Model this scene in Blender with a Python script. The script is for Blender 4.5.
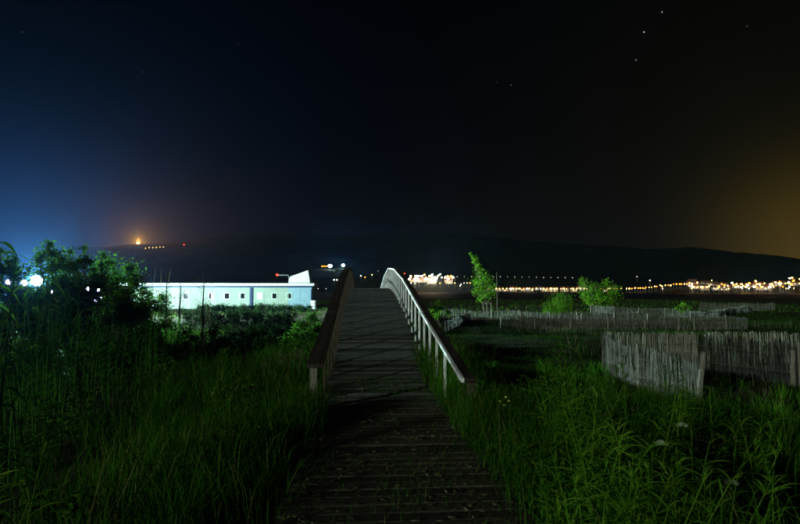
import bpy, math, random
import numpy as np
from mathutils import Vector, Matrix
for o in list(bpy.data.objects): bpy.data.objects.remove(o)
S = bpy.context.scene
COL = S.collection
R = math.radians

# ---------------------------------------------------------------- camera
EYE = Vector((0, 0, 1.5))
F = 533.3                                   # focal length in pixels of an 800 px wide frame
YAW, PITCH = -math.atan(37/F), math.atan(28/F)
cd = bpy.data.cameras.new('camera'); cam = bpy.data.objects.new('camera', cd); COL.objects.link(cam)
cd.lens = 24.0; cd.sensor_width = 36.0; cd.clip_start = 0.05; cd.clip_end = 20000
cam.location = EYE; cam.rotation_euler = (R(90)+PITCH, 0, YAW)
S.camera = cam
ROT = cam.rotation_euler.to_matrix()
def ray(px, py):
    return (ROT @ Vector((px-400, 262-py, -F))).normalized()
def at(px, py, Y):                          # point on the pixel's ray at a known distance along the path
    d = ray(px, py); return EYE + d*(Y/d.y)
def onz(px, py, z):                         # point where the pixel's ray meets a height
    d = ray(px, py); return EYE + d*((z-EYE.z)/d.z)

# ---------------------------------------------------------------- world: night sky with town glow on the horizon
W = bpy.data.worlds.new('World'); S.world = W; W.use_nodes = True
nt = W.node_tree; nt.nodes.clear(); N, L = nt.nodes, nt.links
FILL_EL, FILL_AZ = 12, 228  # direction of the added fill light
outw = N.new('ShaderNodeOutputWorld')
tc = N.new('ShaderNodeTexCoord')
sky = N.new('ShaderNodeTexSky'); sky.sky_type = 'NISHITA'; sky.sun_disc = False
sky.sun_elevation = R(FILL_EL); sky.sun_rotation = R(FILL_AZ)
bg = N.new('ShaderNodeBackground'); bg.inputs['Strength'].default_value = 0.00003
L.new(sky.outputs[0], bg.inputs['Color'])
def add_bg(prev, col_socket):
    b = N.new('ShaderNodeBackground'); L.new(col_socket, b.inputs['Color'])
    a = N.new('ShaderNodeAddShader'); L.new(prev, a.inputs[0]); L.new(b.outputs[0], a.inputs[1])
    return a.outputs[0]
def math_n(op, a, b=None):
    m = N.new('ShaderNodeMath'); m.operation = op
    for i, v in enumerate((a, b)):
        if v is None: continue
        if isinstance(v, (int, float)): m.inputs[i].default_value = v
        else: L.new(v, m.inputs[i])
    return m.outputs[0]
def lobe(d, p, col, strength):              # a broad glow round one direction of the sky
    v = N.new('ShaderNodeVectorMath'); v.operation = 'DOT_PRODUCT'
    L.new(tc.outputs['Generated'], v.inputs[0]); v.inputs[1].default_value = d
    f = math_n('POWER', math_n('MAXIMUM', v.outputs['Value'], 0.0), p)
    m = N.new('ShaderNodeVectorMath'); m.operation = 'SCALE'
    m.inputs[0].default_value = col; L.new(math_n('MULTIPLY', f, strength), m.inputs['Scale'])
    return m.outputs[0]
last = bg.outputs[0]
last = add_bg(last, lobe(ray(832, 278), 120, (1.0, .60, .06), .11))      # glow of the city off to the right
last = add_bg(last, lobe(ray(790, 245), 10, (.9, .80, .22), .0050))
last = add_bg(last, lobe(ray(10, 268), 75, (.03, .19, .85), .11))      # bluish glow of the lit yard and port to the left
last = add_bg(last, lobe(ray(40, 262), 14, (.06, .32, .75), .0050))
sx = N.new('ShaderNodeSeparateXYZ'); L.new(tc.outputs['Generated'], sx.inputs[0])
hz = math_n('POWER', math_n('SUBTRACT', 1.0, math_n('ABSOLUTE', sx.outputs['Z'])), 9)
m = N.new('ShaderNodeVectorMath'); m.operation = 'SCALE'; m.inputs[0].default_value = (1.1, .95, .72)
L.new(math_n('MULTIPLY', hz, .0052), m.inputs['Scale'])
last = add_bg(last, m.outputs[0])
# stars
STARS = [(644,32,1.0),(662,12,.55),(636,60,.4),(511,85,.16),(497,82,.05),(747,26,.1),(22,32,.07),(143,72,.1),(238,44,.05),
         (319,138,.05)]
acc = None
for px, py, b in STARS:
    v = N.new('ShaderNodeVectorMath'); v.operation = 'DISTANCE'
    L.new(tc.outputs['Generated'], v.inputs[0]); v.inputs[1].default_value = ray(px, py)
    f = math_n('MULTIPLY', math_n('LESS_THAN', v.outputs['Value'], .00100), b*.6)
    acc = f if acc is None else math_n('ADD', acc, f)
cmb = N.new('ShaderNodeCombineXYZ')
for i in range(3): L.new(acc, cmb.inputs[i])
last = add_bg(last, cmb.outputs[0])
L.new(last, outw.inputs['Surface'])

# ---------------------------------------------------------------- low sun lamp added for an unseen source behind the camera and exposure
sl = bpy.data.lights.new('unseen_source_light', 'SUN'); sl.energy = 1.8; sl.angle = R(2.0); sl.color = (.84, 1.0, .86)
so = bpy.data.objects.new('unseen_source_light', sl); COL.objects.link(so)
_az, _el = R(FILL_AZ), R(FILL_EL)
so.rotation_euler = (-Vector((math.sin(_az)*math.cos(_el), math.cos(_az)*math.cos(_el), math.sin(_el)))).to_track_quat('-Z', 'Y').to_euler()
vs = S.view_settings; vs.view_transform = 'Standard'; vs.look = 'None'; vs.exposure = 0.0; vs.gamma = 1.0; vs.use_curve_mapping = False
S.render.engine = 'CYCLES'
S.cycles.use_denoising = True
S.cycles.max_bounces = 6; S.cycles.volume_bounces = 0; S.cycles.transmission_bounces = 4
S.cycles.sample_clamp_indirect = 1.0
S.cycles.use_adaptive_sampling = False

# ---------------------------------------------------------------- helpers
rng = np.random.default_rng(7); random.seed(7)
def U(a, b): return random.uniform(a, b)
def new_mat(name, rough=.8, spec=.2):
    m = bpy.data.materials.new(name); m.use_nodes = True
    b = m.node_tree.nodes['Principled BSDF']
    b.inputs['Roughness'].default_value = rough; b.inputs['Specular IOR Level'].default_value = spec
    return m, m.node_tree, b
def noisy(name, c1, c2, scale=3, rough=.8, spec=.2, stretch=(1,1,1), bump=0, coord='Object', detail=6, per_object=0.0):
    m, t, b = new_mat(name, rough, spec)
    tcn = t.nodes.new('ShaderNodeTexCoord'); mp = t.nodes.new('ShaderNodeMapping'); mp.inputs['Scale'].default_value = stretch
    nz = t.nodes.new('ShaderNodeTexNoise'); nz.inputs['Scale'].default_value = scale; nz.inputs['Detail'].default_value = detail
    cr = t.nodes.new('ShaderNodeValToRGB')
    cr.color_ramp.elements[0].position = .32; cr.color_ramp.elements[1].position = .68
    cr.color_ramp.elements[0].color = (*c1, 1); cr.color_ramp.elements[1].color = (*c2, 1)
    if coord == 'World':
        g = t.nodes.new('ShaderNodeNewGeometry'); t.links.new(g.outputs['Position'], mp.inputs['Vector'])
    else: t.links.new(tcn.outputs[coord], mp.inputs['Vector'])
    t.links.new(mp.outputs[0], nz.inputs['Vector']); t.links.new(nz.outputs[0], cr.inputs[0])
    col = cr.outputs[0]
    if per_object:
        oi = t.nodes.new('ShaderNodeObjectInfo'); mr = t.nodes.new('ShaderNodeMapRange')
        mr.inputs['To Min'].default_value = 1-per_object; mr.inputs['To Max'].default_value = 1+per_object
        t.links.new(oi.outputs['Random'], mr.inputs['Value'])
        mx = t.nodes.new('ShaderNodeVectorMath'); mx.operation = 'SCALE'
        t.links.new(col, mx.inputs[0]); t.links.new(mr.outputs[0], mx.inputs['Scale']); col = mx.outputs[0]
    t.links.new(col, b.inputs['Base Color'])
    if bump:
        bp = t.nodes.new('ShaderNodeBump'); bp.inputs['Strength'].default_value = bump; bp.inputs['Distance'].default_value = .02
        t.links.new(nz.outputs[0], bp.inputs['Height']); t.links.new(bp.outputs[0], b.inputs['Normal'])
    return m
def leafy(name, c1, c2, trans=.45, dry=None, scale=1.5):
    m = bpy.data.materials.new(name); m.use_nodes = True; t = m.node_tree; t.nodes.clear()
    o = t.nodes.new('ShaderNodeOutputMaterial'); mx = t.nodes.new('ShaderNodeMixShader'); mx.inputs[0].default_value = trans
    d = t.nodes.new('ShaderNodeBsdfDiffuse'); tr = t.nodes.new('ShaderNodeBsdfTranslucent')
    at_ = t.nodes.new('ShaderNodeAttribute'); at_.attribute_name = 'rnd'
    cr = t.nodes.new('ShaderNodeValToRGB'); e = cr.color_ramp.elements
    e[0].position = 0; e[1].position = .85; e[0].color = (*c1, 1); e[1].color = (*c2, 1)
    if dry:
        k = cr.color_ramp.elements.new(.93); k.color = (*dry, 1)
    t.links.new(at_.outputs['Fac'], cr.inputs[0])
    g = t.nodes.new('ShaderNodeNewGeometry'); nz = t.nodes.new('ShaderNodeTexNoise'); nz.inputs['Scale'].default_value = scale
    t.links.new(g.outputs['Position'], nz.inputs['Vector'])
    mr = t.nodes.new('ShaderNodeMapRange'); mr.inputs['From Min'].default_value = .3; mr.inputs['From Max'].default_value = .7
    mr.inputs['To Min'].default_value = .55; mr.inputs['To Max'].default_value = 1.35
    t.links.new(nz.outputs[0], mr.inputs['Value'])
    sc = t.nodes.new('ShaderNodeVectorMath'); sc.operation = 'SCALE'
    t.links.new(cr.outputs[0], sc.inputs[0]); t.links.new(mr.outputs[0], sc.inputs['Scale'])
    t.links.new(sc.outputs[0], d.inputs[0]); t.links.new(sc.outputs[0], tr.inputs[0])
    t.links.new(d.outputs[0], mx.inputs[1]); t.links.new(tr.outputs[0], mx.inputs[2]); t.links.new(mx.outputs[0], o.inputs[0])
    return m
def glow(name, col, strength, sample=False):
    m = bpy.data.materials.new(name); m.use_nodes = True; t = m.node_tree; t.nodes.clear()
    o = t.nodes.new('ShaderNodeOutputMaterial'); e = t.nodes.new('ShaderNodeEmission')
    e.inputs[0].default_value = (*col, 1); e.inputs[1].default_value = strength; t.links.new(e.outputs[0], o.inputs[0])
    m.cycles.emission_sampling = 'AUTO' if sample else 'NONE'
    return m

class MB:
    def __init__(s): s.v = []; s.f = []; s.mi = []; s.cur = 0; s.r = []; s.rnd = 0.5
    def add(s, vs, fs):
        b = len(s.v); s.v += [tuple(x) for x in vs]; s.r += [s.rnd]*len(vs)
        for f in fs: s.f.append(tuple(i+b for i in f)); s.mi.append(s.cur)
    def box(s, c, size, rot=None):
        c = Vector(c); h = Vector(size)/2; M = rot or Matrix.Identity(3)
        vs = [c + M @ Vector((x*h.x, y*h.y, z*h.z)) for x in (-1,1) for y in (-1,1) for z in (-1,1)]
        s.add(vs, [(0,1,3,2),(4,6,7,5),(0,4,5,1),(2,3,7,6),(0,2,6,4),(1,5,7,3)]); return s
    def prism(s, poly, axis, a, b):          # poly in the two other axes, extruded from a to b
        def P(p, q): return {'x': (q, p[0], p[1]), 'y': (p[0], q, p[1]), 'z': (p[0], p[1], q)}[axis]
        n = len(poly); vs = [P(p, a) for p in poly] + [P(p, b) for p in poly]
        s.add(vs, [tuple(range(n))[::-1], tuple(range(n, 2*n))] + [(i, (i+1) % n, (i+1) % n+n, i+n) for i in range(n)]); return s
    def tube(s, pts, rad, n=6, cap=True):
        pts = [Vector(p) for p in pts]
        if isinstance(rad, (int, float)): rad = [rad]*len(pts)
        ring = []; vs = []; up = Vector((0, 0, 1))
        for i, p in enumerate(pts):
            d = (pts[min(i+1, len(pts)-1)] - pts[max(i-1, 0)]).normalized()
            a = d.cross(up if abs(d.z) < .9 else Vector((1, 0, 0))).normalized(); b = a.cross(d)
            for k in range(n):
                t = 2*math.pi*k/n; vs.append(p + (a*math.cos(t) + b*math.sin(t))*rad[i])
        fs = [(i*n+k, i*n+(k+1) % n, (i+1)*n+(k+1) % n, (i+1)*n+k) for i in range(len(pts)-1) for k in range(n)]
        if cap: fs += [tuple(range(n))[::-1], tuple(range((len(pts)-1)*n, len(pts)*n))]
        s.add(vs, fs); return s
    def ball(s, c, r, n=8, m=5, sc=(1,1,1)):
        c = Vector(c); vs = [c+Vector((0,0,r*sc[2]))]
        for i in range(1, m):
            for k in range(n):
                a = math.pi*i/m; t = 2*math.pi*k/n
                vs.append(c+Vector((r*sc[0]*math.sin(a)*math.cos(t), r*sc[1]*math.sin(a)*math.sin(t), r*sc[2]*math.cos(a))))
        vs.append(c-Vector((0,0,r*sc[2]))); e = len(vs)-1
        fs = [(0, 1+k, 1+(k+1) % n) for k in range(n)] + [(1+i*n+k, 1+(i+1)*n+k, 1+(i+1)*n+(k+1) % n, 1+i*n+(k+1) % n) for i in range(m-2) for k in range(n)]
        fs += [(e, 1+(m-2)*n+(k+1) % n, 1+(m-2)*n+k) for k in range(n)]
        s.add(vs, fs); return s
    def ribbon(s, pts, w, side):              # a leaf blade along pts, with half-widths w; a shallow V fold
        pts = [Vector(p) for p in pts]; side = Vector(side).normalized(); vs = []
        for p, h in zip(pts, w): vs += [p-side*h+Vector((0,0,h*.3)), p, p+side*h+Vector((0,0,h*.3))]
        fs = []
        for i in range(len(pts)-1):
            for k in (0, 1): fs.append((i*3+k, i*3+k+1, i*3+k+4, i*3+k+3))
        s.add(vs, fs); return s
    def mesh(s, name, mats):
        me = bpy.data.meshes.new(name); me.from_pydata(s.v, [], s.f)
        for m in (mats if isinstance(mats, (list, tuple)) else [mats]): me.materials.append(m)
        me.polygons.foreach_set('material_index', s.mi)
        a = me.attributes.new('rnd', 'FLOAT', 'POINT'); a.data.foreach_set('value', s.r)
        me.update(); return me
    def build(s, name, mats, parent=None, loc=None, rot=None):
        return link(name, s.mesh(name, mats), parent, loc, rot)
def link(name, me, parent=None, loc=None, rot=None):
    o = bpy.data.objects.new(name, me); COL.objects.link(o)
    if parent is not None: o.parent = parent
    if loc is not None: o.location = loc
    if rot is not None: o.rotation_euler = rot
    return o
def tag(o, label=None, cat=None, group=None, kind=None):
    if label: o['label'] = label
    if cat: o['category'] = cat
    if group: o['group'] = group
    if kind: o['kind'] = kind
    return o
def thing(name, label, cat, loc=(0,0,0), rz=0, group=None):
    o = bpy.data.objects.new(name, None); COL.objects.link(o); o.location = loc; o.rotation_euler = (0, 0, rz); o.empty_display_size = .2
    return tag(o, label, cat, group)
def fast_mesh(name, V, T, mat, rnd=None):     # V (n,3), T (m,3) numpy
    me = bpy.data.meshes.new(name)
    me.vertices.add(len(V)); me.vertices.foreach_set('co', np.ascontiguousarray(V, np.float32).ravel())
    me.loops.add(T.size); me.loops.foreach_set('vertex_index', T.astype(np.int32).ravel())
    me.polygons.add(len(T)); me.polygons.foreach_set('loop_start', np.arange(0, T.size, 3, dtype=np.int32))
    me.polygons.foreach_set('loop_total', np.full(len(T), 3, np.int32))
    me.materials.append(mat)
    if rnd is not None:
        a = me.attributes.new('rnd', 'FLOAT', 'POINT'); a.data.foreach_set('value', np.ascontiguousarray(rnd, np.float32))
    me.update(); me.validate(); return me
def blades(P, H, Wd, lean, rnd, az=None):     # curved grass blades at P (n,3)
    n = len(P); az = rng.uniform(0, 2*np.pi, n) if az is None else az; d = np.stack([np.cos(az), np.sin(az), np.zeros(n)], 1)
    az2 = az + np.pi/2 + rng.normal(0, .5, n); s = np.stack([np.cos(az2), np.sin(az2), np.zeros(n)], 1)*Wd[:, None]*.5
    z = np.array([0, 0, 1.0]); l = (lean*H)[:, None]
    m1 = P + z*(H*.5)[:, None] + d*l*.22; m2 = P + z*(H*.85)[:, None]+d*l*.6; tp = P + z*(H*(1-.15*lean))[:, None] + d*l*1.1
    V = np.stack([P-s, P+s, m1-s*.8, m1+s*.8, m2-s*.5, m2+s*.5, tp], 1).reshape(-1, 3)
    t = np.array([[0,1,3],[0,3,2],[2,3,5],[2,5,4],[4,5,6]]); T = (t[None] + (np.arange(n)*7)[:, None, None]).reshape(-1, 3)
    return V, T, np.repeat(rnd, 7)
def leaves(C, ln, wd, rnd, up=.5):            # folded diamond leaves at C
    n = len(C); d = rng.normal(size=(n, 3)); d[:, 2] = d[:, 2]*.6 - .15; d /= np.linalg.norm(d, axis=1)[:, None]
    q = rng.normal(size=(n, 3)); q[:, 2] += up; s = np.cross(d, q); s /= np.linalg.norm(s, axis=1)[:, None]; nn = np.cross(s, d)
    l = ln[:, None]; w = wd[:, None]
    V = np.stack([C-d*l*.5, C+s*w*.5+nn*w*.15-d*l*.08, C+d*l*.5-nn*l*.12, C-s*w*.5+nn*w*.15-d*l*.08], 1).reshape(-1, 3)
    t = np.array([[0,1,2],[0,2,3]]); T = (t[None]+(np.arange(n)*4)[:, None, None]).reshape(-1, 3)
    return V, T, np.repeat(rnd, 4)
def smooth(a, b, x): t = np.clip((x-a)/(b-a), 0, 1); return t*t*(3-2*t)
_ph = rng.uniform(0, 6.28, 40)
def wav(x, y, f):                             # cheap smooth noise in about -1..1
    s = 0
    for i in range(6):
        a = i*1.05+.3; s = s + np.sin((x*np.cos(a)+y*np.sin(a))*f*(1+.37*i)+_ph[i]+2*np.sin((x*np.sin(a)-y*np.cos(a))*f*.6+_ph[i+10]))/(1+.5*i)
    return s/2.6

# ---------------------------------------------------------------- terrain
PL, PR = -.57, 1.13                           # boardwalk edges
SEA = -2.5
def gz(x, y):
    x = np.asarray(x, float); y = np.asarray(y, float)
    d = np.maximum(np.maximum(PL - x, x - PR), 0)
    z = -.10 - .5*smooth(.3, 5.0, d) + .05*wav(x, y, .9) + .10*wav(x, y, .23)*smooth(1.5, 6, d)
    z = z - .35*smooth(11, 16, y)*(1-smooth(30, 36, y))*(1-smooth(1.5, 6, d))         # hollow under the bridge
    z = z - 2.6*smooth(128, 185, y) - 2.5*smooth(175, 330, y)                         # beach and sea bed
    return z
def g(x, y): return float(gz(x, y))
xs = np.unique(np.concatenate([np.linspace(-30, 36, 133), np.sign(np.linspace(-1, 1, 61))*np.abs(np.linspace(-1, 1, 61))**3*3300]))
ys = np.unique(np.concatenate([np.linspace(-12, 60, 145), np.linspace(60, 340, 40), np.linspace(340, 900, 12), [-300, -150, -60, -30, -20, -15]]))
GX, GY = np.meshgrid(xs, ys, indexing='ij'); GZ = gz(GX, GY)
V = np.stack([GX, GY, GZ], -1).reshape(-1, 3); ny = len(ys)
q = (np.arange(len(xs)-1)[:, None]*ny + np.arange(ny-1)[None]).ravel()
T = np.concatenate([np.stack([q, q+ny, q+ny+1], 1), np.stack([q, q+ny+1, q+1], 1)])
M_ground = noisy('earth', (.018, .016, .010), (.055, .048, .03), .8, .95, .05, coord='World', bump=.6, detail=9)
tag(link('ground', fast_mesh('ground', V, T, M_ground)), kind='structure')
# water of the bay
M_water, t, b = new_mat('bay_water', .55, .3); b.inputs['Base Color'].default_value = (.004, .007, .009, 1)
nz = t.nodes.new('ShaderNodeTexNoise'); nz.inputs['Scale'].default_value = .35; nz.inputs['Detail'].default_value = 5
gg = t.nodes.new('ShaderNodeNewGeometry'); t.links.new(gg.outputs['Position'], nz.inputs['Vector'])
bp = t.nodes.new('ShaderNodeBump'); bp.inputs['Strength'].default_value = .8; bp.inputs['Distance'].default_value = .6
t.links.new(nz.outputs[0], bp.inputs['Height']); t.links.new(bp.outputs[0], b.inputs['Normal'])
wmb = MB(); wmb.add([(-3300,120,SEA),(3300,120,SEA),(3300,890,SEA),(-3300,890,SEA)], [(0,1,2,3)])
tag(wmb.build('water', M_water), kind='structure')
# hills across the bay: a height field in azimuth and distance
RIDGE = [(-400,262),(-150,259),(0,254),(70,250),(130,246.5),(165,245.5),(205,239),(250,235),(300,237),(350,240),(420,241),(470,239),(520,243),(600,249),(650,250),(690,249),(740,255),(800,262),(900,268),(1200,274)]
R_SH, R_RG = 760.0, 2700.0
az_tab = [math.atan2(ray(p[0], p[1]).x, ray(p[0], p[1]).y) for p in RIDGE]
h_tab = []
for p in RIDGE:
    d = ray(*p); h_tab.append(1.5 + R_RG*d.z/math.hypot(d.x, d.y))
def hill_h(az, r):
    az = np.asarray(az, float); r = np.asarray(r, float)
    top = np.interp(az, az_tab, h_tab); x = r*np.sin(az); y = r*np.cos(az)
    u = np.clip((r-R_SH)/(R_RG-R_SH), 0, 1.6)
    prof = np.where(u <= 1, .10*smooth(0, .05, u)+.9*smooth(.03, 1.0, u)**1.15, 1-.75*(u-1)/.6)
    n = wav(x, y, .004)*16 + wav(x, y, .017)*5 + wav(x, y, .05)*1.6
    return SEA - 1.5 + (top+4.0)*prof + n*smooth(.08, .5, u)*np.where(u > 1, 1, 1-.75*smooth(.85, 1, u)) + (wav(x, y, .11)*1.5+wav(x, y, .31)*.9)*smooth(.3, .8, u)
AZ = np.linspace(-1.25, 1.25, 1000); RR = np.concatenate([np.linspace(720, 1300, 40), np.linspace(1330, 3300, 50)])
A_, R_ = np.meshgrid(AZ, RR, indexing='ij')
V = np.stack([R_*np.sin(A_), R_*np.cos(A_), hill_h(A_, R_)], -1).reshape(-1, 3); ny = len(RR)
q = (np.arange(len(AZ)-1)[:, None]*ny + np.arange(ny-1)[None]).ravel()
T = np.concatenate([np.stack([q, q+ny, q+ny+1], 1), np.stack([q, q+ny+1, q+1], 1)])
M_hill = noisy('hill_scrub', (.004, .007, .004), (.014, .018, .010), .02, .95, .05, coord='World', detail=8)
tag(link('hills', fast_mesh('hills', V, T, M_hill)), kind='structure')
def on_hill(px, py):                          # walk along the pixel's ray until it meets the far shore or hillside
    d = ray(px, py); k = math.hypot(d.x, d.y); az = math.atan2(d.x, d.y); r = R_SH+8
    while r < R_RG:
        z = 1.5 + d.z/k*r; h = float(hill_h(az, r))
        if h >= z: break
        r += 6
    return Vector((r*math.sin(az), r*math.cos(az), float(hill_h(az, r)))), r

# ---------------------------------------------------------------- materials
M_plank = noisy('weathered_planks', (.018, .016, .011), (.052, .046, .030), 5, .85, .15, (1.2, 12, 6), .5, per_object=.35)
M_deck = noisy('grey_deck_planks', (.045, .052, .048), (.115, .125, .115), 5, .8, .2, (1.2, 12, 6), .5, per_object=.3)
M_beam = noisy('dark_beam', (.03, .02, .014), (.07, .05, .035), 4, .8, .2, (1, 6, 6), .4)
M_brown = noisy('brown_handrail', (.012, .009, .007), (.032, .023, .017), 4, .7, .25, (5, .7, 5), .4, per_object=.15)
M_white = noisy('white_rail_paint', (.50, .50, .48), (.80, .80, .78), 9, .45, .35, (1, 1, .6), .15)
M_cane = noisy('dry_cane', (.040, .040, .034), (.15, .145, .12), 6, .8, .2, (6, 6, 1), .3, per_object=.4)
M_post = noisy('weathered_post', (.08, .07, .055), (.20, .18, .14), 8, .85, .15, (5, 5, 1), .5)
M_wire = noisy('rusty_wire', (.05, .04, .03), (.10, .08, .06), 20, .6, .4)
M_metal = noisy('galvanised_metal', (.20, .21, .21), (.34, .35, .35), 6, .4, .5)
M_black = noisy('black_housing', (.02, .02, .02), (.04, .04, .04), 8, .5, .4)
M_bark = noisy('bark', (.05, .04, .03), (.13, .11, .08), 12, .9, .1, (1, 1, .3), .6)
G_grass = leafy('meadow_grass', (.014, .075, .004), (.055, .17, .010), .45, (.18, .17, .05))
G_lime = leafy('lush_grass', (.022, .105, .004), (.085, .235, .012), .45, (.20, .20, .06))
G_herb = leafy('weed_leaf', (.012, .060, .006), (.065, .17, .014), .45, (.12, .13, .04))
G_turf = leafy('short_turf', (.006, .034, .003), (.024, .075, .006), .4, (.08, .08, .03))
G_dry = leafy('dry_grass', (.12, .11, .05), (.26, .23, .13), .3)
G_shrub = leafy('shrub_leaf', (.02, .09, .010), (.07, .18, .018), .6)
G_reed = leafy('reed_leaf', (.02, .10, .008), (.07, .20, .018), .5)
G_bright = leafy('young_leaf', (.065, .22, .012), (.19, .38, .030), .55)
G_dark = leafy('evergreen_leaf', (.012, .035, .012), (.03, .06, .02), .3)

# ---------------------------------------------------------------- boardwalk and arched footbridge
DK = [(9.0, 0), (10.2, .12), (15.2, .88), (19.5, 1.36), (22, 1.53), (24, 1.58), (26, 1.53), (28.5, 1.36), (33, .88), (38, .12), (39.2, 0)]
def deck(y): return float(np.interp(y, [p[0] for p in DK], [p[1] for p in DK]))
def plank_mesh(name, mat, w, d, h, seed):
    random.seed(seed); mb = MB(); a = w/2
    pr = [(-a+U(-.012,.012), 0), (-a*.35, 0), (a*.3, 0), (a+U(-.012,.012), 0)]
    vs = []; 
    for x, _ in pr:
        e = U(-.004, .004); s = U(-.004, .004)
        for y, z in ((-d/2, -h), (-d/2, -.006), (-d/2+.006, 0), (d/2-.006, 0), (d/2, -.006), (d/2, -h)): vs.append((x, y+e, z+s))
    n = 6; fs = [(i*n+k, (i+1)*n+k, (i+1)*n+(k+1) % n, i*n+(k+1) % n) for i in range(3) for k in range(n)]
    fs += [tuple(range(n)), tuple(range(3*n, 4*n))[::-1]]; mb.add(vs, fs); return mb.mesh(name, mat)
W_ = PR-PL; XC = (PR+PL)/2; PITCH_P = .142
bw = tag(thing('boardwalk', None, None, (XC, 3, 0)), kind='structure')
dms = [plank_mesh('plank', M_deck, W_, .130, .034, 20+k) for k in range(6)]
pms = [plank_mesh('plank', M_plank, W_, .128, .032, k) for k in range(6)]
for i in range(int((9.0+2.0)/PITCH_P)):
    y = -2.0 + (i+.5)*PITCH_P
    o = link('plank', random.choice(dms if random.random() < .45*max(0, min(1, (y-6.5)/2.5)) else pms), bw, (U(-.012, .012), y-3, U(-.005, .004)), (U(-.006, .006), U(-.004, .004), U(-.007, .007)))
for x in (-.62, 0, .62): MB().box((x, .5, -.075), (.09, 10.9, .085)).build('joist', M_beam, bw)
br = thing('footbridge', 'arched wooden footbridge with brown handrails and white posts', 'footbridge', (XC, 24, 0))
yy = 9.0
while yy < 39.1:
    s = (deck(yy+.05)-deck(yy-.05))/.1; a = math.atan(s); ym = yy + PITCH_P/2*math.cos(a)
    link('plank', random.choice(pms if random.random() < .5*max(0, 1-(ym-9)/4) else dms), br, (U(-.01, .01), ym-24, deck(ym)+U(-.003, .003)), (a+U(-.004, .004), U(-.003, .003), U(-.005, .005)))
    yy += PITCH_P*math.cos(a)
for x in (PL+.09-XC, PR-.09-XC):             # side beams following the arch
    prof = [(p[0]-24, p[1]-.05) for p in DK]; poly = prof + [(a, max(b-.26, -.5)) for a, b in prof[::-1]]
    MB().prism(poly, 'x', x-.05, x+.05).build('side_beam', M_beam, br)
for y in (13, 19, 24, 29, 35):               # piers in the hollow
    for x in (-.6, .6): MB().tube([(x, y-24, -.9), (x, y-24, deck(y)-.25)], .09, 8).build('pier', M_beam, br)
RL = [(6.1, .47), (10.4, 1.06), (15.3, 1.80), (19.6, 2.26), (24, 2.47), (28.4, 2.26), (32.7, 1.80), (37.6, 1.06), (41.5, .5)]
def rail_z(y): return float(np.interp(y, [p[0] for p in RL], [p[1] for p in RL]))
for side in (-1, 1):
    xin = (PL+.07 if side < 0 else PR) - XC   # inner edge of the handrail
    for i in range(len(RL)-1):
        (y0, z0), (y1, z1) = RL[i], RL[i+1]; y0 -= 24; y1 -= 24
        if i: y0 -= .06
        elif side < 0: z0 += (z1-z0)*(.65/(y1-y0)); y0 += .65
        a = math.atan2(z1-z0, y1-y0); ln = math.hypot(y1-y0, z1-z0); c = ((y0+y1)/2, (z0+z1)/2)
        rot = Matrix.Rotation(a, 3, 'X'); up = rot @ Vector((0, 0, 1)); lift = .004*(i % 2)
        cb = Vector((xin+side*(.115 if side < 0 else .094), c[0], c[1])) + up*(.0+lift)
        MB().box((0,0,0), (.16 if side < 0 else .125, ln, .045), None).build('handrail_board', M_brown, br, cb, (a, 0, 0))
        cr_ = Vector((xin+side*.012, c[0], c[1])) + up*(-.004+lift)
        MB().box((0,0,0), (.035, ln, .05)).build('top_rail', M_white if side > 0 else M_brown, br, cr_, (a, 0, 0))  # left rail gets the brown colour for its backlit shade
    y = 7.57
    while y < 41.3:
        zt = rail_z(y)-.03; zb = min(deck(y)-.2, g(XC+xin, y)-.05 if y < 10.5 or y > 37.5 else 9)
        if y < 9.5: zb = g(XC+xin, y)-.1
        o = MB().box((xin+side*.035, y-24, (zt+zb)/2), (.034, .034, zt-zb)).build('post', M_white if side > 0 else M_beam, br)  # left posts coloured dark to stand for their shaded faces
        y += .86
# short end post of the left rail, standing in the grass
MB().box((PL+.07-XC-.115, 6.84-24, .14), (.09, .08, .76)).build('end_post', M_post, br)
MB().box((PR-XC+.13, 6.18-24, .10), (.10, .09, .66)).build('end_post', M_beam, br)

# ---------------------------------------------------------------- prefab building lit by the floodlights
M_wall = noisy('green_panel', (.29, .35, .28), (.34, .40, .33), 1.5, .6, .3, per_object=.05)
M_wallb = noisy('pale_blue_panel', (.24, .36, .44), (.29, .41, .49), 1.5, .6, .3, per_object=.05)
M_fascia = noisy('white_metal_fascia', (.78, .78, .76), (.86, .86, .84), 2, .5, .4)
M_bluetrim = noisy('blue_trim', (.015, .035, .11), (.025, .05, .15), 3, .5, .4)
M_frame = noisy('window_frame', (.55, .6, .55), (.65, .68, .62), 5, .5, .4)
M_glass, t, b = new_mat('dark_glass', .08, .5); b.inputs['Base Color'].default_value = (.012, .014, .016, 1)
M_litpane = glow('lit_pane', (1.0, .97, .85), 2.6)
BY = 60.0
x0, x1 = at(120, 290, BY).x, at(312, 290, BY).x
zr = at(250, 286, BY).z; zb = -.75
bd = thing('prefab_building', 'long low white roofed prefab building with small square windows', 'building', ((x0+x1)/2, BY, zb))
bc = (x0+x1)/2; H = zr-zb
wins = [(136,0),(161,0),(186,0),(211.5,1),(227,0),(242.5,0),(260,2),(274.5,0),(289,0)]
wx = [(at(p, 296, BY).x-bc, k) for p, k in wins]; ww, wh, wz = .62, .66, at(260, 296, BY).z-zb
xsplit = at(251.5, 296, BY).x - bc
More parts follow.
